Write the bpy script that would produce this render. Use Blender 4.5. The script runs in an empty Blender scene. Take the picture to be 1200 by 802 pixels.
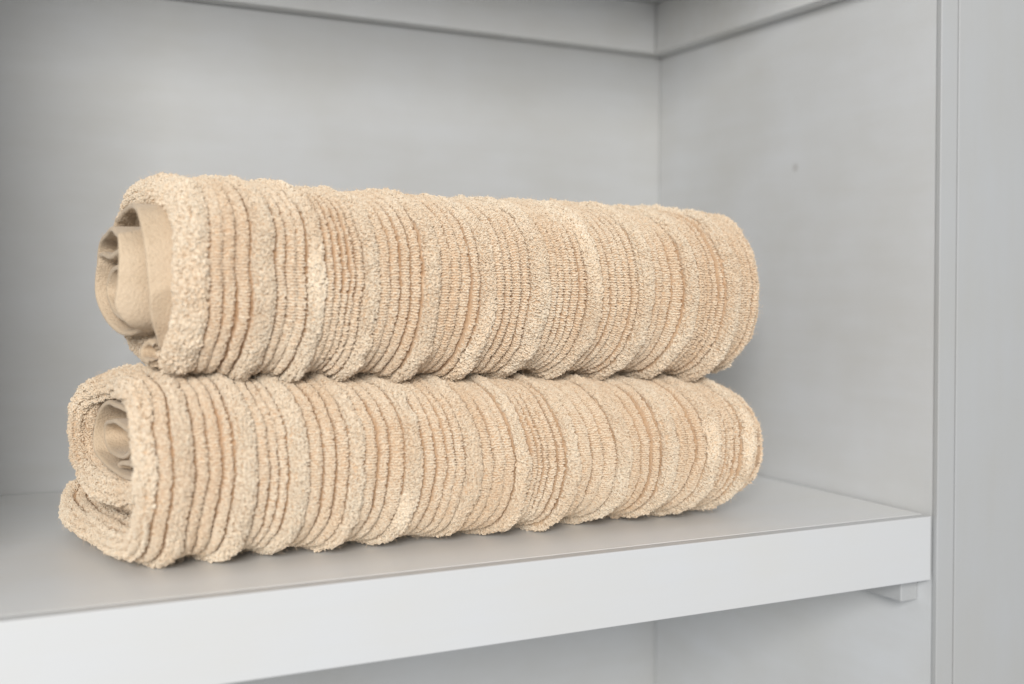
import bpy, math, random
import numpy as np
from mathutils import Vector, Matrix

S = bpy.context.scene
COL = S.collection
random.seed(4)
R = math.radians

# ------------------------------------------------------------------ camera
cd = bpy.data.cameras.new("camera")
cam = bpy.data.objects.new("camera", cd)
COL.objects.link(cam)
S.camera = cam
yaw, roll = 0.4684, 0.0090
fwd = Vector((math.sin(yaw), math.cos(yaw), 0))
rt = Vector((math.cos(yaw), -math.sin(yaw), 0))
up = Vector((0, 0, 1))
r2 = rt * math.cos(roll) + up * math.sin(roll)
u2 = -rt * math.sin(roll) + up * math.cos(roll)
m = Matrix((r2, u2, -fwd)).transposed().to_4x4()
m.translation = Vector((-0.4823, -0.4432, 0.12))
cam.matrix_world = m
cd.sensor_width = 36
cd.lens = 1325.8 / 1200 * 36
cd.shift_y = -60.17 / 1200
cd.clip_start = 0.02
cd.clip_end = 50
cd.dof.use_dof = True
cd.dof.focus_distance = 0.545
cd.dof.aperture_fstop = 5.2
S.render.resolution_x = 1024
S.render.resolution_y = 684

# ------------------------------------------------------------------ light
S.view_settings.view_transform = 'Standard'
S.view_settings.look = 'None'
S.view_settings.exposure = 0.0
S.view_settings.gamma = 1
W = bpy.data.worlds.new("World")
S.world = W
W.use_nodes = True
W.node_tree.nodes['Background'].inputs[0].default_value = (0.96, 0.975, 1.0, 1)
W.node_tree.nodes['Background'].inputs[1].default_value = 0.47


def area(name, loc, target, sx, sy, power, color):
    l = bpy.data.lights.new(name, 'AREA')
    l.shape = 'RECTANGLE'
    l.size, l.size_y, l.energy, l.color = sx, sy, power, color
    o = bpy.data.objects.new(name, l)
    COL.objects.link(o)
    o.location = loc
    d = Vector(target) - Vector(loc)
    o.rotation_euler = d.to_track_quat('-Z', 'Y').to_euler()
    return o


area("window_light", (-1.08, -1.50, 0.60), (-0.25, 0.1, 0.08), 0.60, 0.50, 31, (1.0, 0.98, 0.95))
area("side_fill_light", (0.95, -1.5, 0.45), (-0.2, 0.1, 0.05), 0.7, 1.0, 1.0, (1.0, 0.99, 0.97))  # weak area lamp from the front right


# ------------------------------------------------------------------ materials
def mat(name):
    M = bpy.data.materials.new(name)
    M.use_nodes = True
    nt = M.node_tree
    return M, nt, nt.nodes, nt.links, nt.nodes['Principled BSDF']


def paint(name, col, rough=0.45, var=0.065, bump=0.16, stretch=(6, 40, 40), spot=None):
    M, nt, N, L, B = mat(name)
    tc = N.new('ShaderNodeTexCoord')
    mp = N.new('ShaderNodeMapping')
    mp.inputs['Scale'].default_value = stretch
    L.new(tc.outputs['Object'], mp.inputs[0])
    n1 = N.new('ShaderNodeTexNoise')
    n1.inputs['Scale'].default_value = 3.0
    n1.inputs['Detail'].default_value = 6
    L.new(mp.outputs[0], n1.inputs['Vector'])
    n2 = N.new('ShaderNodeTexNoise')
    n2.inputs['Scale'].default_value = 14.0
    n2.inputs['Detail'].default_value = 7
    L.new(tc.outputs['Object'], n2.inputs['Vector'])
    mx = N.new('ShaderNodeMix')
    mx.data_type = 'FLOAT'
    mx.inputs[0].default_value = 0.7
    L.new(n1.outputs[0], mx.inputs[2])
    L.new(n2.outputs[0], mx.inputs[3])
    cr = N.new('ShaderNodeValToRGB')
    cr.color_ramp.elements[0].position = 0.3
    cr.color_ramp.elements[1].position = 0.7
    a = [c * (1 - var) for c in col]
    b = [min(1, c * (1 + var)) for c in col]
    cr.color_ramp.elements[0].color = (a[0] * 1.01, a[1], a[2] * 0.975, 1)
    cr.color_ramp.elements[1].color = (b[0] * 0.99, b[1], b[2] * 1.02, 1)
    L.new(mx.outputs[0], cr.inputs[0])
    out = cr.outputs[0]
    if spot:
        d = N.new('ShaderNodeVectorMath')
        d.operation = 'DISTANCE'
        d.inputs[1].default_value = spot
        L.new(tc.outputs['Object'], d.inputs[0])
        mr = N.new('ShaderNodeMapRange')
        mr.inputs[1].default_value = 0.0014
        mr.inputs[2].default_value = 0.0035
        mr.inputs[3].default_value = 0.28
        mr.inputs[4].default_value = 0
        L.new(d.outputs['Value'], mr.inputs[0])
        m2 = N.new('ShaderNodeMix')
        m2.data_type = 'RGBA'
        L.new(mr.outputs[0], m2.inputs[0])
        L.new(out, m2.inputs[6])
        m2.inputs[7].default_value = (0.22, 0.19, 0.16, 1)
        out = m2.outputs[2]
    L.new(out, B.inputs['Base Color'])
    B.inputs['Roughness'].default_value = rough
    bp = N.new('ShaderNodeBump')
    bp.inputs['Strength'].default_value = bump
    bp.inputs['Distance'].default_value = 0.0006
    L.new(n1.outputs[0], bp.inputs['Height'])
    n3 = N.new('ShaderNodeTexNoise')
    n3.inputs['Scale'].default_value = 420
    n3.inputs['Detail'].default_value = 2
    L.new(tc.outputs['Object'], n3.inputs['Vector'])
    bp2 = N.new('ShaderNodeBump')
    bp2.inputs['Strength'].default_value = bump
    bp2.inputs['Distance'].default_value = 0.0002
    L.new(n3.outputs[0], bp2.inputs['Height'])
    L.new(bp.outputs[0], bp2.inputs['Normal'])
    L.new(bp2.outputs[0], B.inputs['Normal'])
    return M


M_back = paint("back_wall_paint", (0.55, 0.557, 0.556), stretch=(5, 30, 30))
M_side = paint("side_wall_paint", (0.655, 0.665, 0.668), stretch=(30, 5, 30), spot=(0, 0.1147, 0.1994))
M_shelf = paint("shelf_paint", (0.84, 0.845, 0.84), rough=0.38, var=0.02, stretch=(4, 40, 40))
M_cleat = paint("cleat_paint", (0.71, 0.715, 0.71))
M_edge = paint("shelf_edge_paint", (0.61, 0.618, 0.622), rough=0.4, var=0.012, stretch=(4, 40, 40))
M_frame = paint("frame_paint", (0.45, 0.457, 0.457), stretch=(40, 40, 4), var=0.03)


def cloth(name, dark, light, weave):
    M, nt, N, L, B = mat(name)
    tc = N.new('ShaderNodeTexCoord')
    n = N.new('ShaderNodeTexNoise')
    n.inputs['Scale'].default_value = 45
    n.inputs['Detail'].default_value = 4
    L.new(tc.outputs['Object'], n.inputs['Vector'])
    oi = N.new('ShaderNodeObjectInfo')
    ad = N.new('ShaderNodeMath')
    ad.operation = 'MULTIPLY_ADD'
    L.new(oi.outputs['Random'], ad.inputs[0])
    ad.inputs[1].default_value = 0.45 if not weave else 0.0
    L.new(n.outputs[0], ad.inputs[2])
    cr = N.new('ShaderNodeValToRGB')
    cr.color_ramp.elements[0].position = 0.3 if weave else 0.0
    cr.color_ramp.elements[1].position = 0.95
    cr.color_ramp.elements[0].color = (*dark, 1)
    cr.color_ramp.elements[1].color = (*light, 1)
    L.new(ad.outputs[0], cr.inputs[0])
    colour = cr.outputs[0]
    if name == "ground_groove_shade":      # brown groove shade painted on the weave between ribs; pile yarn colour under pile
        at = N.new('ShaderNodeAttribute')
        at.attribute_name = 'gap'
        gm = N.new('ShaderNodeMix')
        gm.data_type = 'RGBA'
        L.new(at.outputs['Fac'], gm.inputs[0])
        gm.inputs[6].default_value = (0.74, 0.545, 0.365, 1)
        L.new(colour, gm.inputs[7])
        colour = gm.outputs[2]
    if name == "terry_pile":
        at = N.new('ShaderNodeAttribute')
        at.attribute_type = 'INSTANCER'
        at.attribute_name = 'tone'
        L.new(at.outputs['Fac'], cr.inputs[0])
    L.new(colour, B.inputs['Base Color'])
    B.inputs['Roughness'].default_value = 0.95
    B.inputs['Specular IOR Level'].default_value = 0.15
    B.inputs['Sheen Weight'].default_value = 0.25
    B.inputs['Sheen Roughness'].default_value = 0.5
    B.inputs['Sheen Tint'].default_value = (1, 0.93, 0.84, 1)
    bp = N.new('ShaderNodeBump')
    if weave:
        wv = N.new('ShaderNodeTexVoronoi')
        wv.inputs['Scale'].default_value = 950
        L.new(tc.outputs['Object'], wv.inputs['Vector'])
        L.new(wv.outputs['Distance'], bp.inputs['Height'])
        bp.inputs['Strength'].default_value = 0.55
        bp.inputs['Distance'].default_value = 0.0006
    else:
        wv = N.new('ShaderNodeTexNoise')
        wv.inputs['Scale'].default_value = 1800
        L.new(tc.outputs['Object'], wv.inputs['Vector'])
        L.new(wv.outputs[0], bp.inputs['Height'])
        bp.inputs['Strength'].default_value = 0.5
        bp.inputs['Distance'].default_value = 0.0003
    L.new(bp.outputs[0], B.inputs['Normal'])
    return M


M_pile = cloth("terry_pile", (0.80, 0.59, 0.39), (0.965, 0.85, 0.685), False)
M_fibre = cloth("loose_fibres", (0.80, 0.60, 0.42), (0.92, 0.78, 0.61), True)
M_ground = cloth("ground_groove_shade", (0.45, 0.28, 0.16), (0.60, 0.415, 0.265), True)
M_hem = cloth("flat_woven_hem", (0.61, 0.475, 0.33), (0.73, 0.59, 0.44), True)


# ------------------------------------------------------------------ helpers
def mesh_obj(name, verts, faces, material, parent=None, smooth=False, bevel=0.0):
    me = bpy.data.meshes.new(name)
    me.from_pydata([tuple(v) for v in verts], [], faces)
    me.update()
    if smooth:
        me.polygons.foreach_set('use_smooth', [True] * len(me.polygons))
    me.materials.append(material)
    o = bpy.data.objects.new(name, me)
    COL.objects.link(o)
    o.parent = parent
    if bevel:
        b = o.modifiers.new("bevel", 'BEVEL')
        b.width = bevel
        b.segments = 3
        b.limit_method = 'ANGLE'
        me.polygons.foreach_set('use_smooth', [True] * len(me.polygons))
        wn = o.modifiers.new("wn", 'WEIGHTED_NORMAL')
    return o


def box(name, x0, x1, y0, y1, z0, z1, material, parent=None, bevel=0.0012):
    v = [(x, y, z) for x in (x0, x1) for y in (y0, y1) for z in (z0, z1)]
    f = [(0, 1, 3, 2), (4, 6, 7, 5), (0, 4, 5, 1), (2, 3, 7, 6), (0, 2, 6, 4), (1, 5, 7, 3)]
    return mesh_obj(name, v, f, material, parent, bevel=bevel)


def empty(name, loc, label, cat, group=None):
    o = bpy.data.objects.new(name, None)
    o.empty_display_size = 0.05
    COL.objects.link(o)
    o.location = loc
    o['label'] = label
    o['category'] = cat
    if group:
        o['group'] = group
    return o


def keep(o, p):
    o.parent = p
    o.matrix_parent_inverse = Matrix.Translation(-Vector(p.location))
    return o


# ------------------------------------------------------------------ the cupboard
D = 0.2668
o = box("back_wall", -0.54, 0.03, D, D + 0.02, -0.5, 0.45, M_back, bevel=0)
o['kind'] = 'structure'
o = box("side_wall", 0.0, 0.018, 0.0010, D - 0.0005, -0.5, 0.45, M_side, bevel=0.0008)
o['kind'] = 'structure'
o = box("left_shade_wall", -0.54, -0.52, 0.0, D + 0.02, -0.5, 0.45, M_side, bevel=0.0008)  # out of view; added close in to block light and darken the left
o['kind'] = 'structure'

sh = empty("shelf", (-0.32, 0.13, -0.0345), "thick white painted shelf board carrying the two rolled beige towels", "shelf")
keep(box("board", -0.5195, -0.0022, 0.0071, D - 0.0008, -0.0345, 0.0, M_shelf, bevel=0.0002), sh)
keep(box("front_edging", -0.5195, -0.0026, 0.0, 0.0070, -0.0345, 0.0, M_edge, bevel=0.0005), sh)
keep(box("support_cleat", -0.0125, -0.0003, 0.0115, D - 0.001, -0.0483, -0.0347, M_frame, bevel=0.0008), sh)

us = empty("shelf", (-0.32, 0.13, 0.3332), "underside of the upper shelf at the top edge above the towels", "shelf")
keep(box("board", -0.5195, -0.0004, 0.0, D - 0.0008, 0.3334, 0.368, M_cleat, bevel=0.0008), us)
keep(box("support_cleat", -0.0120, -0.0003, 0.006, D - 0.0004, 0.296, 0.3330, M_cleat, bevel=0.0010), us)
keep(box("support_cleat", -0.5192, -0.0124, D - 0.0120, D - 0.0003, 0.296, 0.3330, M_cleat, bevel=0.0010), us)

fr = empty("cabinet_frame", (0.03, 0, -0.5), "grey white painted upright frame at the right edge beside the shelf end", "frame")
keep(box("bead", -0.0009, 0.0116, -0.0026, 0.0008, -0.5, 0.45, M_frame, bevel=0.0005), fr)
keep(box("stile", 0.0120, 0.20, -0.0030, 0.02, -0.5, 0.45, M_frame, bevel=0.0005), fr)
keep(box("backing", 0.0181, 0.19, 0.021, 0.04, -0.5, 0.45, M_frame, bevel=0.0), fr)


# ------------------------------------------------------------------ noise
def noise2(a, b, fa, fb, seed):
    """smooth value noise, -1..1"""
    rng = np.random.RandomState(seed)
    G = rng.uniform(-1, 1, (257, 257))
    x = np.asarray(a) * fa + 1000.37
    y = np.asarray(b) * fb + 1000.71
    xi = np.floor(x).astype(int)
    yi = np.floor(y).astype(int)
    tx = x - xi
    ty = y - yi
    tx = tx * tx * (3 - 2 * tx)
    ty = ty * ty * (3 - 2 * ty)
    g = lambda i, j: G[i % 257, j % 257]
    return ((g(xi, yi) * (1 - tx) + g(xi + 1, yi) * tx) * (1 - ty)
            + (g(xi, yi + 1) * (1 - tx) + g(xi + 1, yi + 1) * tx) * ty)


# ------------------------------------------------------------------ rib table
class Ribs:
    """bands across the towel: broad fluffy ribs and narrow corded ribs"""

    def __init__(self, length, seed, period=0.0262, phase=0.0, hem=0.011, hem_pitch=0.0017):
        rng = random.Random(seed)
        self.ribs = []       # (centre, width, height, type)
        x = -0.05 + phase
        while x < length + 0.05:
            w = rng.uniform(0.0056, 0.0092)
            if x > hem:
                self.ribs.append((x + w / 2, w, rng.uniform(0.0033, 0.0041), 1))
            x += w
            n = rng.choice([3, 3, 4, 4, 5])
            gaps = [rng.uniform(0.0012, 0.0019)] + [rng.choice([0.0007, 0.0010, 0.0013, 0.0016]) for _ in range(n - 1)] + [rng.uniform(0.0012, 0.0020)]
            tot = period - w - sum(gaps) + rng.uniform(-0.003, 0.003)
            ws = [rng.uniform(0.75, 1.25) for _ in range(n)]
            sc = tot / sum(ws)
            for q, gp in zip(ws, gaps):
                x += gp
                wq = q * sc
                if x > hem:
                    self.ribs.append((x + wq / 2, wq, rng.uniform(0.0021, 0.0030), 0))
                x += wq
            x += gaps[-1]
        c0, w0 = self.ribs[0][0], self.ribs[0][1]
        he = c0 - w0 / 2 - 0.0012
        self.ribs.insert(0, ((he - 0.06) / 2, he + 0.06, 0.0028, 1))
        self.x = np.arange(-0.06, length + 0.06, 0.0001)
        H = np.zeros_like(self.x)
        T = np.full(self.x.shape, -1)
        U = np.zeros_like(self.x)
        E = np.zeros_like(self.x)
        V = np.zeros_like(self.x)
        for c, w, h, t in self.ribs:
            q = (self.x - c) / (w / 2)
            k = np.abs(q) < 1
            prof = (1 - np.abs(q[k]) ** ((3.0 if w < 0.02 else 30) if t else 2.6)) ** 0.5
            if t == 1:
                m_ = max(5, int(round(w / (0.0017 if w < 0.02 else hem_pitch))))
                vv = 0.5 + 0.5 * np.cos(2 * np.pi * (q[k] + 1) / 2 * m_)
                prof = prof * (1 - (0.40 if w < 0.02 else (0.75 if hem_pitch > 0.002 else 0.45)) * vv)
                V[k] = vv
            H[k] = h * prof
            T[k] = t
            E[k] = (1 - np.abs(q[k])) * w / 2
        cen = [c for c, w, h, t in self.ribs if t == 1 and w < 0.02] + [0.0]
        for c in cen:          # broad swelling centred on each fluffy rib
            U += np.exp(-((self.x - c) / (period * 0.27)) ** 2)
        self.H, self.T, self.U, self.E, self.V = H, T, U, E, V

    def h(self, x):
        return np.interp(x, self.x, self.H)

    def v(self, x):
        return np.interp(x, self.x, self.V)

    def e(self, x):
        return np.interp(x, self.x, self.E)

    def u(self, x):
        return np.interp(x, self.x, self.U)

    def t(self, x):
        return self.T[np.clip(((x + 0.06) / 0.0001).astype(int), 0, len(self.T) - 1)]


def spline(pts, n=60):
    P = np.array(pts, float)
    P = np.vstack([2 * P[0] - P[1], P, 2 * P[-1] - P[-2]])
    out = []
    for i in range(1, len(P) - 2):
        p0, p1, p2, p3 = P[i - 1:i + 3]
        t = np.linspace(0, 1, n, endpoint=False)[:, None]
        out.append(0.5 * (2 * p1 + (p2 - p0) * t + (2 * p0 - 5 * p1 + 4 * p2 - p3) * t ** 2 + (-p0 + 3 * p1 - 3 * p2 + p3) * t ** 3))
    out.append(P[-2][None])
    return np.vstack(out)


class Sheet:
    """cloth of thickness h wound along a (Y,Z) path; control points are (Y, Z, x of the left edge)"""

    def __init__(self, ctrl, xR, h, ds, dx, ribs=None, seed=1, zmin=None, wob=0.0015, rib_in=True, swell=0.0015,
                 inner_cols=110, depth_left=None, right_round=0.004, zmap=None):
        self.ribs, self.seed = ribs, seed
        P = spline(ctrl)
        seg = np.r_[0, np.cumsum(np.linalg.norm(np.diff(P[:, :2], axis=0), axis=1))]
        L = seg[-1]
        ns = int(L / ds) + 1
        s = np.linspace(0, L, ns)
        C = np.c_[np.interp(s, seg, P[:, 0]), np.interp(s, seg, P[:, 1])]
        xL = np.interp(s, seg, P[:, 2])
        T = np.gradient(C, axis=0)
        T /= np.linalg.norm(T, axis=1)[:, None]
        k = np.ones(5) / 5
        T = np.c_[[np.convolve(np.pad(T[:, i], 2, 'edge'), k, 'valid') for i in (0, 1)]].T
        T /= np.linalg.norm(T, axis=1)[:, None]
        Nn = np.c_[-T[:, 1], T[:, 0]]
        self.s, self.L = s, L
        xRv = np.full(ns, xR) + 0.002 * noise2(s, s * 0, 18, 1, seed + 9)
        xL = xL + wob * noise2(s, s * 0, 30, 1, seed + 5)
        # profile columns: (frac along x, dir)  parametrised by arc coordinate c
        Lx = (xRv - xL)
        Lm = abs(xR - ctrl[0][2]) if depth_left is None else depth_left
        nx = int((Lm - h) / dx)
        na = 9
        hh = h / 2
        cols = []
        for i in range(nx + 1):
            cols.append(('o', 1 - i / nx))
        for i in range(1, na):
            cols.append(('a', i / na))
        u = np.linspace(0, 1, inner_cols) ** 1.7
        for q in u:
            cols.append(('i', q))
        for i in range(1, na):
            cols.append(('b', i / na))
        nc = len(cols)
        X = np.zeros((ns, nc))
        O = np.zeros((ns, nc))
        DX = np.zeros((ns, nc))
        DN = np.zeros((ns, nc))
        RC = np.zeros((ns, nc))       # rib coordinate: distance from the left hem
        SIDE = np.zeros(nc, int)
        for j, (t, q) in enumerate(cols):
            xa, xb = xL + hh, xRv - hh
            if t == 'o':
                X[:, j] = xa + q * (xb - xa); O[:, j] = hh; DN[:, j] = 1
                RC[:, j] = (X[:, j] - xa) + hh * 1.57
            elif t == 'a':
                a = math.pi / 2 + q * math.pi
                X[:, j] = xa + hh * math.cos(a); O[:, j] = hh * math.sin(a)
                DX[:, j] = math.cos(a); DN[:, j] = math.sin(a)
                RC[:, j] = hh * (math.pi / 2 - q * math.pi)
                SIDE[j] = 1
            elif t == 'i':
                X[:, j] = xa + q * (xb - xa); O[:, j] = -hh; DN[:, j] = -1
                RC[:, j] = -hh * 1.57 - (X[:, j] - xa)
                SIDE[j] = 2
            else:
                a = -math.pi / 2 + q * math.pi
                X[:, j] = xb + hh * math.cos(a); O[:, j] = hh * math.sin(a)
                DX[:, j] = math.cos(a); DN[:, j] = math.sin(a)
                RC[:, j] = (xb - xa) + hh * 1.57 + hh * (math.pi / 2 - q * math.pi) * (1)
                SIDE[j] = 3
        Sg = np.repeat(s[:, None], nc, 1)
        if ribs is not None:
            Rabs = RC + 0.0030 * noise2(Sg, RC, 15, 11, seed) + 0.0010 * noise2(Sg, RC, 60, 45, seed + 1) + 0.0004 * noise2(Sg, RC, 190, 90, seed + 12)
            i0 = int(np.argmin(Nn[:ns // 2, 0]))
            i1 = i0 + int(np.argmax(Nn[i0:, 1]))
            g = np.clip((s - s[i0]) / (s[i1] - s[i0]), 0, 1.6)
            g = np.where(g < 1, g ** 1.5, 1 + (g - 1) * 0.8)[:, None]
            fade = np.clip(RC / 0.09, 0, 1)
            low_g = np.clip((s[i0] - s) / 0.06, 0, 1.5)[:, None]
            Rabs = Rabs + fade * (0.0125 * g + 0.005 * low_g)
            self.Rabs = Rabs
            side_in = (SIDE == 2)[None, :]
            rr = np.where(side_in, np.abs(Rabs), Rabs)
            rr = np.where((SIDE == 1)[None, :], np.abs(Rabs), rr)
            self.rr = rr
            hm = ribs.h(rr)
            typ = ribs.t(rr)
            cl = 0.0010 * noise2(Sg, rr, 260, 260, seed + 2) + 0.0006 * noise2(Sg, rr, 110, 150, seed + 3)
            hm = hm + np.where(typ == 1, cl, cl * 0.3)
            mask = np.ones(nc)
            if not rib_in:
                mask[SIDE == 2] = 0.0
            mask[SIDE == 1] *= 0.6
            mask[SIDE == 2] *= 0.6
            hm = hm * mask[None, :]
            X += DX * hm
            O += DN * hm
            # broad swelling and slack of the cloth moves both faces
            sh_ = swell * (ribs.u(np.clip(rr, 0, 9)) - 0.5)
            sh_ = sh_ * (1 + 0.9 * noise2(Sg, RC, 20, 40, seed + 8)) * (1.0 - 0.65 * Nn[:, 1][:, None])
            slack = 0.0016 * noise2(Sg, X, 9, 9, seed + 4) + 0.0009 * noise2(Sg, X, 26, 30, seed + 6)
            dr = np.clip((xRv[:, None] - X) / 0.03, 0, 1)
            slack -= right_round * (1 - dr) ** 2
            O += np.where((SIDE == 2)[None, :], 0.6, 1.0) * sh_ + slack
        else:
            self.Rabs = RC
            self.rr = RC
            O += 0.0013 * noise2(Sg, X, 30, 25, seed + 4) + 0.0009 * noise2(Sg, X, 75, 60, seed + 7) - 0.0022 * (1 - np.abs(noise2(Sg + X * 0.5, X, 34, 12, seed + 17))) ** 6
        Y = C[:, 0][:, None] + O * Nn[:, 0][:, None]
        Z = C[:, 1][:, None] + O * Nn[:, 1][:, None]
        if zmin is not None:
            k = 0.0006
            Z = np.where(Z < zmin + 3 * k, zmin + np.log1p(np.exp(np.clip((Z - zmin) / k, -40, 30))) * k * 0.9, Z)
        if zmap is not None:
            Z = zmap(X, Z)
        self.P = np.stack([X, Y, Z], -1)
        self.SIDE = SIDE
        self.ns, self.nc = ns, nc
        ds_ = np.gradient(self.P, axis=0)
        dc_ = np.roll(self.P, -1, 1) - np.roll(self.P, 1, 1)
        n = np.cross(dc_, ds_)
        n /= np.linalg.norm(n, axis=2)[..., None] + 1e-12
        ctr = np.stack([np.zeros_like(X), np.repeat(Nn[:, 0][:, None], nc, 1), np.repeat(Nn[:, 1][:, None], nc, 1)], -1)
        ref = ctr * DN[..., None] + np.stack([DX, 0 * DX, 0 * DX], -1)
        sg = np.sign((n * ref).sum(-1))
        sg[sg == 0] = 1
        self.flip = np.median(sg) < 0
        # smooth reference blended with the relief normal
        nn = n * sg[..., None] + 0.9 * ref
        self.N = nn / (np.linalg.norm(nn, axis=2)[..., None] + 1e-12)
        self.TS = ds_ / (np.linalg.norm(ds_, axis=2)[..., None] + 1e-12)

    def build(self, name, material, parent, kind=None):
        ns, nc = self.ns, self.nc
        me = bpy.data.meshes.new(name)
        V = self.P.reshape(-1, 3)
        i = np.arange(ns - 1)[:, None]
        j = np.arange(nc)[None, :]
        j2 = (j + 1) % nc
        a = i * nc + j
        b = i * nc + j2
        c = (i + 1) * nc + j2
        d = (i + 1) * nc + j
        F = np.stack([a, b, c, d] if not self.flip else [a, d, c, b], -1).reshape(-1, 4)
        nf = len(F)
        # rounded end caps (fan to centre)
        V = np.vstack([V, self.P[0].mean(0), self.P[-1].mean(0)])
        c0, c1 = ns * nc, ns * nc + 1
        jj = np.arange(nc)
        t0 = np.stack([np.full(nc, c0), (jj + 1) % nc, jj], -1)
        base = (ns - 1) * nc
        t1 = np.stack([np.full(nc, c1), base + jj, base + (jj + 1) % nc], -1)
        me.vertices.add(len(V))
        me.vertices.foreach_set('co', V.astype(np.float32).ravel())
        loops = np.r_[F.ravel(), t0.ravel(), t1.ravel()]
        me.loops.add(len(loops))
        me.loops.foreach_set('vertex_index', loops.astype(np.int32))
        starts = np.r_[np.arange(nf) * 4, nf * 4 + np.arange(2 * nc) * 3]
        me.polygons.add(len(starts))
        me.polygons.foreach_set('loop_start', starts.astype(np.int32))
        me.update(calc_edges=True)
        me.polygons.foreach_set('use_smooth', np.ones(len(starts), bool))
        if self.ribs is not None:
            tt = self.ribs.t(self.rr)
            gap = np.where(tt < 0, 1.0, np.where(tt == 0, 0.35, 0.0)).astype(np.float32).ravel()  # mask for the painted groove shade: full between ribs, partial under cords
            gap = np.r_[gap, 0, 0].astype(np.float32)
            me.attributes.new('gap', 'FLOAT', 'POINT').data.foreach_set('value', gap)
        me.materials.append(material)
        o = bpy.data.objects.new(name, me)
        COL.objects.link(o)
        keep(o, parent)
        if kind:
            o['kind'] = kind
        return o

    def scalar(self, A, si, cj):
        i = np.clip(np.floor(si).astype(int), 0, self.ns - 2)
        j = np.floor(cj).astype(int)
        ti = si - i
        tj = cj - j
        j0, j1 = j % self.nc, (j + 1) % self.nc
        return ((A[i, j0] * (1 - tj) + A[i, j1] * tj) * (1 - ti) + (A[i + 1, j0] * (1 - tj) + A[i + 1, j1] * tj) * ti)

    def sample(self, si, cj):
        """bilinear sample at fractional row si, column cj -> pos, normal, tangent"""
        i = np.clip(np.floor(si).astype(int), 0, self.ns - 2)
        j = np.floor(cj).astype(int)
        ti = (si - i)[:, None]
        tj = (cj - j)[:, None]
        j0 = j % self.nc
        j1 = (j + 1) % self.nc
        f = lambda A: ((A[i, j0] * (1 - tj) + A[i, j1] * tj) * (1 - ti) + (A[i + 1, j0] * (1 - tj) + A[i + 1, j1] * tj) * ti)
        return f(self.P), f(self.N), f(self.TS)


# ------------------------------------------------------------------ loop pile (real little loops, geometry nodes)
def loop_group():
    g = bpy.data.node_groups.new("terry_loops", 'GeometryNodeTree')
    g.interface.new_socket("Geometry", in_out='INPUT', socket_type='NodeSocketGeometry')
    g.interface.new_socket("Geometry", in_out='OUTPUT', socket_type='NodeSocketGeometry')
    N, L = g.nodes, g.links
    gi = N.new('NodeGroupInput')
    go = N.new('NodeGroupOutput')
    join = N.new('GeometryNodeJoinGeometry')
    shapes = [((-.5, 0, -.25), (-1.0, .1, 1.25), (1.0, -.1, 1.15), (.5, .05, -.25)),
              ((-.45, .1, -.25), (-1.3, .5, 1.0), (.8, -.5, 1.5), (.45, -.1, -.25)),
              ((-.35, 0, -.25), (-.3, .7, 1.5), (1.2, .3, .9), (.5, -.1, -.25)),
              ((-.5, -.1, -.25), (-.7, -.7, 1.1), (.5, .6, 1.45), (.35, .1, -.25))]
    for q in shapes:
        bz = N.new('GeometryNodeCurvePrimitiveBezierSegment')
        bz.inputs['Resolution'].default_value = 7
        for k, v in zip(('Start', 'Start Handle', 'End Handle', 'End'), q):
            bz.inputs[k].default_value = v
        ci = N.new('GeometryNodeCurvePrimitiveCircle')
        ci.inputs['Resolution'].default_value = 5
        ci.inputs['Radius'].default_value = 0.235
        cm = N.new('GeometryNodeCurveToMesh')
        L.new(bz.outputs[0], cm.inputs[0])
        L.new(ci.outputs[0], cm.inputs[1])
        sm = N.new('GeometryNodeSetShadeSmooth')
        L.new(cm.outputs[0], sm.inputs[0])
        mt = N.new('GeometryNodeSetMaterial')
        mt.inputs['Material'].default_value = M_pile
        L.new(sm.outputs[0], mt.inputs[0])
        gt = N.new('GeometryNodeGeometryToInstance')
        L.new(mt.outputs[0], gt.inputs[0])
        L.new(gt.outputs[0], join.inputs[0])
    ip = N.new('GeometryNodeInstanceOnPoints')
    L.new(gi.outputs[0], ip.inputs['Points'])
    L.new(join.outputs[0], ip.inputs['Instance'])
    ip.inputs['Pick Instance'].default_value = True
    for nm, sock in (('rot', 'Rotation'), ('scl', 'Scale')):
        na = N.new('GeometryNodeInputNamedAttribute')
        na.data_type = 'FLOAT_VECTOR'
        na.inputs['Name'].default_value = nm
        L.new(na.outputs['Attribute'], ip.inputs[sock])
    ni = N.new('GeometryNodeInputNamedAttribute')
    ni.data_type = 'INT'
    ni.inputs['Name'].default_value = 'pick'
    L.new(ni.outputs['Attribute'], ip.inputs['Instance Index'])
    L.new(ip.outputs[0], go.inputs[0])
    return g


LOOPS = loop_group()


def frame_euler(xax, zax):
    """rows: euler XYZ for frames with z = zax and x close to xax"""
    z = zax / np.linalg.norm(zax, axis=1)[:, None]
    x = xax - (xax * z).sum(1)[:, None] * z
    x /= np.linalg.norm(x, axis=1)[:, None] + 1e-9
    y = np.cross(z, x)
    # R columns x,y,z
    r00, r10, r20 = x[:, 0], x[:, 1], x[:, 2]
    r21, r22 = y[:, 2], z[:, 2]
    ey = np.arcsin(np.clip(-r20, -1, 1))
    ex = np.arctan2(r21, r22)
    ez = np.arctan2(r10, r00)
    return np.c_[ex, ey, ez]


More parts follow.
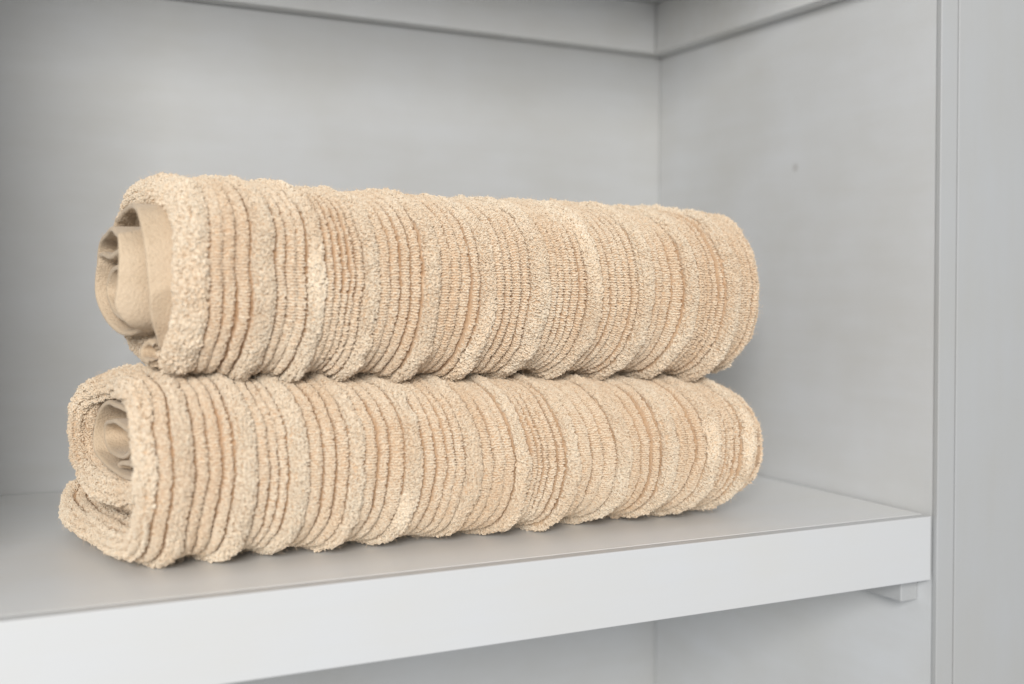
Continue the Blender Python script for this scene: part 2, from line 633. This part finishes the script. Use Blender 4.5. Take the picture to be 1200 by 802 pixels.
def pile_points(sh, rng, inner_reach=0.03, dens=1.0):
    """positions, frames and sizes of the loops on a ribbed sheet"""
    ribs = sh.ribs
    P, E, SC, TN = [], [], [], []
    ds = sh.s[1] - sh.s[0]
    rowc = np.arange(sh.nc)
    # cell sampling: choose (row, col) proportionally to cell area, type-dependent density
    A = np.linalg.norm(np.roll(sh.P, -1, 1) - sh.P, axis=2)[:-1] * ds
    side = np.repeat(sh.SIDE[None, :], sh.ns - 1, 0)
    Aw = A.copy()
    inner = side == 2
    xdist = -sh.Rabs[:-1]
    Aw[inner & (xdist > inner_reach)] = 0
    typ = sh.ribs.t(sh.rr)[:-1]
    edge = sh.ribs.e(sh.rr)[:-1]
    # ---- fluffy ribs: thick random loops
    for tsel, d, kind in ((1, 3.5e6, 'fluff'), (0, 2.9e6, 'cord')):
        w = np.where((typ == tsel) & ((kind == 'fluff') | (edge > -1)), Aw, 0)
        n = int(w.sum() * d * dens)
        cum = np.cumsum(w.ravel())
        # stratified
        r = (np.arange(n) + rng.uniform(0, 1, n)) / n * cum[-1]
        idx = np.searchsorted(cum, r)
        idx = np.clip(idx, 0, w.size - 1)
        i = idx // sh.nc + rng.uniform(0, 1, n)
        j = idx % sh.nc + rng.uniform(0, 1, n)
        i = np.clip(i, 0, sh.ns - 1.001)
        if kind == 'cord':        # snap to rows along the towel so that stitches line up
            pitch = 0.00105 / ds
            i = np.round(i / pitch) * pitch + rng.normal(0, 0.07, n) * pitch
            i = np.clip(i, 0, sh.ns - 1.001)
        rrv = sh.scalar(sh.rr, i, j)
        ok = ribs.e(rrv) > (0.00034 if kind == 'cord' else 0.0003) * (0.9 + 1.3 * noise2(i * ds, rrv, 35, 130, sh.seed + 44))
        ok |= sh.SIDE[np.floor(j).astype(int) % sh.nc] == 1
        if kind == 'fluff':
            ok &= (ribs.v(rrv) < 0.62) | (rng.uniform(0, 1, n) < 0.25)
        i, j, rrv = i[ok], j[ok], rrv[ok]
        n = len(i)
        p, nr, tg = sh.sample(i, j)
        xa = np.cross(tg, nr)
        if kind == 'fluff':
            ang = rng.normal(0, 0.8, n)
            xx = xa * np.cos(ang)[:, None] + tg * np.sin(ang)[:, None]
            zz = nr + 0.42 * rng.normal(0, 1, (n, 3))
            sc = rng.uniform(0.95, 1.55, n)[:, None] * np.array([0.00118, 0.00118, 0.00125])[None]
            sc *= rng.uniform(0.85, 1.15, (n, 3))
            p = p + nr * rng.uniform(-0.0003, 0.0007, n)[:, None]
            curl = np.clip(noise2(i * ds, rrv, 38, 80, sh.seed + 33) * 2.2 - 0.55 + np.clip(0.07 - rrv, 0, 0.05) * 8, 0, 1)[:, None]
            ang = rng.normal(0, 0.35, n) + rng.normal(0, 1.3, n) * curl[:, 0]
            xx = xa * np.cos(ang)[:, None] + tg * np.sin(ang)[:, None]
            zz = nr + (0.26 + 0.4 * curl) * rng.normal(0, 1, (n, 3))
            sc = rng.uniform(0.85, 1.2, n)[:, None] * np.array([0.00076, 0.00082, 0.00100])[None] * (1 + 0.55 * curl)
        else:
            ang = rng.normal(0, 0.33, n)
            xx = xa * np.cos(ang)[:, None] + tg * np.sin(ang)[:, None]
            zz = nr + 0.22 * rng.normal(0, 1, (n, 3))
            sc = rng.uniform(0.85, 1.2, n)[:, None] * np.array([0.00088, 0.00092, 0.00092])[None]
            p = p + nr * rng.uniform(-0.0003, 0.0002, n)[:, None]
        P.append(p); E.append(frame_euler(xx, zz)); SC.append(sc)
        TN.append(np.full(n, 0.07 if kind == 'fluff' else -0.09))      # loop yarn is paler than the corded strips
    return np.vstack(P), np.vstack(E), np.vstack(SC), np.concatenate(TN)


def add_pile(name, sheets, parent, seed, inner_reach=0.03, dens=1.0):
    rng = np.random.RandomState(seed)
    r = [pile_points(s, rng, inner_reach, dens) for s in sheets]
    P = np.vstack([a[0] for a in r])
    E = np.vstack([a[1] for a in r])
    SC = np.vstack([a[2] for a in r])
    TN = np.concatenate([a[3] for a in r])
    me = bpy.data.meshes.new(name)
    me.vertices.add(len(P))
    me.vertices.foreach_set('co', P.astype(np.float32).ravel())
    me.attributes.new('rot', 'FLOAT_VECTOR', 'POINT').data.foreach_set('vector', E.astype(np.float32).ravel())
    me.attributes.new('scl', 'FLOAT_VECTOR', 'POINT').data.foreach_set('vector', SC.astype(np.float32).ravel())
    tone = 0.58 + TN + 0.16 * rng.normal(0, 1, len(P)) + 0.15 * noise2(P[:, 0], P[:, 2] + P[:, 1], 55, 30, seed) + 0.12 * noise2(P[:, 0], P[:, 2] - P[:, 1], 190, 60, seed + 1)
    me.attributes.new('tone', 'FLOAT', 'POINT').data.foreach_set('value', np.clip(tone, 0, 1).astype(np.float32))
    me.attributes.new('pick', 'INT', 'POINT').data.foreach_set('value', rng.randint(0, 4, len(P)).astype(np.int32))
    me.materials.append(M_pile)
    o = bpy.data.objects.new(name, me)
    COL.objects.link(o)
    keep(o, parent)
    md = o.modifiers.new("loops", 'NODES')
    md.node_group = LOOPS
    o['kind'] = 'stuff'
    print(name, len(P), "loops")
    return o


def add_fuzz(name, sheets, parent, seed, n_each, material, length=(0.0012, 0.0038), inner_reach=0.02, rad=0.000025):
    rng = np.random.RandomState(seed)
    pts = []
    for sh, n in zip(sheets, n_each):
        ds = sh.s[1] - sh.s[0]
        A = np.linalg.norm(np.roll(sh.P, -1, 1) - sh.P, axis=2)[:-1] * ds
        side = np.repeat(sh.SIDE[None, :], sh.ns - 1, 0)
        A[(side == 2) & (-sh.Rabs[:-1] > inner_reach)] = 0
        cum = np.cumsum(A.ravel())
        idx = np.searchsorted(cum, rng.uniform(0, cum[-1], n))
        idx = np.clip(idx, 0, A.size - 1)
        i = np.clip(idx // sh.nc + rng.uniform(0, 1, n), 0, sh.ns - 1.001)
        j = idx % sh.nc + rng.uniform(0, 1, n)
        p, nr, tg = sh.sample(i, j)
        ln = rng.uniform(*length, n)[:, None]
        d = nr + 0.5 * rng.normal(0, 1, (n, 3))
        d /= np.linalg.norm(d, axis=1)[:, None]
        q = p + nr * 0.0004
        st = [q]
        for k in range(4):
            d = d + 0.55 * rng.normal(0, 1, (n, 3))
            d /= np.linalg.norm(d, axis=1)[:, None]
            q = q + d * ln / 4 * 1.2
            st.append(q)
        pts.append(np.stack(st, 1))
    A = np.vstack(pts)
    n, k = A.shape[:2]
    hc = bpy.data.hair_curves.new(name)
    hc.add_curves([k] * n)
    hc.attributes['position'].data.foreach_set('vector', A.astype(np.float32).ravel())
    ra = hc.attributes.get('radius') or hc.attributes.new('radius', 'FLOAT', 'POINT')
    ra.data.foreach_set('value', np.full(n * k, rad, np.float32))
    hc.materials.append(material)
    o = bpy.data.objects.new(name, hc)
    COL.objects.link(o)
    keep(o, parent)
    o['kind'] = 'stuff'
    return o


# ------------------------------------------------------------------ lower towel
def squash_low(X, Z):           # the pile thins a little towards the right end
    t = np.clip((X + 0.41) / 0.32, -0.1, 1.1)
    return Z * (0.985 - 0.10 * t)


def sag_up(X, Z):               # the upper roll settles onto it
    t = np.clip((X + 0.40) / 0.30, -0.1, 1.1)
    Z = 0.168 - (0.168 - Z) * (1.035 + 0.075 * t)
    return Z + 0.0036 * np.clip((-0.31 - X) / 0.07, 0, 1) * np.clip((Z - 0.105) / 0.06, 0, 1)


XR = -0.0965
low = empty("rolled_towel", (-0.25, 0.08, 0), "lower rolled beige terry towel lying flat on the white shelf", "towel", "rolled beige towels stacked on the shelf")
ribL = Ribs(0.36, 11, phase=0.010, hem=0.003, hem_pitch=0.0027)
ctrl = [(.152, .022, -.423), (.140, .0135, -.427), (.118, .0105, -.424), (.095, .010, -.419), (.070, .0105, -.414),
        (.048, .0145, -.411), (.034, .026, -.4105), (.0295, .043, -.4105), (.034, .060, -.4105), (.050, .0725, -.411),
        (.078, .0765, -.4125), (.106, .0750, -.4165), (.126, .0680, -.4225), (.1335, .053, -.4255), (.1310, .039, -.4245),
        (.112, .0300, -.419), (.078, .0285, -.411), (.058, .033, -.405), (.047, .046, -.401), (.055, .058, -.400)]
wrapL = Sheet(ctrl, XR, 0.0080, 0.0012, 0.0005, ribL, seed=21, zmin=0.0012, depth_left=0.31, zmap=squash_low)
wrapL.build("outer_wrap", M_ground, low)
add_pile("terry_pile", [wrapL], low, 31)
add_fuzz("fuzz", [wrapL], low, 41, [60000], M_fibre)
ctrl = [(.046, .0400, -.403), (.060, .0385, -.405), (.080, .0375, -.409), (.100, .0395, -.414), (.1120, .0465, -.418), (.1130, .0570, -.418),
        (.103, .0655, -.4165), (.082, .0670, -.412), (.060, .0650, -.408), (.044, .0620, -.406), (.041, .0600, -.406), (.046, .0585, -.407),
        (.062, .0590, -.410), (.082, .0610, -.413), (.098, .0590, -.415), (.1030, .0530, -.415), (.0960, .0475, -.414),
        (.080, .0460, -.411), (.062, .0500, -.409), (.048, .0475, -.406), (.044, .0455, -.406), (.050, .0440, -.407), (.070, .0435, -.409), (.084, .0425, -.411)]
inL = Sheet(ctrl, XR - 0.012, 0.0022, 0.0013, 0.003, None, seed=24, depth_left=0.30, wob=0.0015, zmap=squash_low)
inL.build("inner_roll", M_hem, low)
add_fuzz("hem_fuzz", [inL], low, 43, [12000], M_hem, length=(0.0006, 0.0018))

# ------------------------------------------------------------------ upper towel
XR2 = -0.098
upt = empty("rolled_towel", (-0.25, 0.08, 0.083), "upper rolled beige terry towel with smooth woven hem poking out, resting on the other towel", "towel", "rolled beige towels stacked on the shelf")
ribU = Ribs(0.36, 17, phase=0.002, hem=0.007)
ctrl = [(.126, .112, -.402), (.115, .100, -.400), (.095, .0935, -.398), (.072, .0915, -.396), (.050, .0945, -.395),
        (.0345, .107, -.3945), (.0300, .125, -.3945), (.0345, .143, -.3945), (.050, .1555, -.396), (.076, .1600, -.399),
        (.102, .1570, -.404), (.120, .1450, -.406), (.126, .130, -.404), (.121, .115, -.403), (.105, .1055, -.402),
        (.085, .1035, -.398), (.066, .106, -.392), (.055, .114, -.388)]
wrapU = Sheet(ctrl, XR2, 0.0080, 0.0012, 0.0005, ribU, seed=51, depth_left=0.295, zmap=sag_up)
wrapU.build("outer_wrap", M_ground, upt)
add_pile("terry_pile", [wrapU], upt, 61)
add_fuzz("fuzz", [wrapU], upt, 71, [60000], M_fibre)
ctrl = [(.104, .1450, -.412), (.090, .1500, -.411), (.070, .1515, -.4095), (.052, .1475, -.4085), (.0420, .1365, -.4075),
        (.0400, .1230, -.4065), (.0425, .1105, -.4050), (.050, .1015, -.4010), (.062, .0985, -.398), (.072, .1000, -.397)]
hemA = Sheet(ctrl, -0.30, 0.0024, 0.0013, 0.003, None, seed=81, depth_left=0.11, wob=0.0008, zmap=sag_up)
hemA.build("hem_band", M_hem, upt)
ctrl = [(.114, .1270, -.4175), (.108, .1375, -.4175), (.092, .1410, -.4170), (.072, .1425, -.4170), (.055, .1385, -.4165), (.0485, .1310, -.4165),
        (.0475, .1210, -.4170), (.0485, .1130, -.4175), (.053, .1070, -.4120), (.064, .1035, -.4040), (.082, .1040, -.409),
        (.098, .1075, -.4145), (.107, .1160, -.418), (.1050, .1265, -.4185), (.095, .1345, -.4175), (.080, .1340, -.416),
        (.064, .1360, -.414), (.056, .1310, -.414), (.060, .1200, -.412), (.057, .1110, -.410), (.070, .1085, -.410), (.088, .1110, -.413), (.097, .1190, -.415),
        (.090, .1270, -.414), (.076, .1280, -.412), (.068, .1230, -.411), (.072, .1160, -.410), (.084, .1180, -.410)]
hemB = Sheet(ctrl, -0.30, 0.0022, 0.0013, 0.003, None, seed=85, depth_left=0.11, wob=0.0006, zmap=sag_up)
hemB.build("inner_roll", M_hem, upt)
ctrl = [(.060, .0925, -.402), (.067, .0920, -.404), (.0700, .0955, -.404), (.066, .0980, -.402), (.062, .0965, -.400)]
curl = Sheet(ctrl, -0.34, 0.0026, 0.0010, 0.003, None, seed=88, depth_left=0.06, wob=0.0004, zmap=sag_up)
curl.build("hem_corner", M_hem, upt)
add_fuzz("hem_fuzz", [hemA, hemB, curl], upt, 73, [9000, 11000, 1200], M_hem, length=(0.0006, 0.0018))
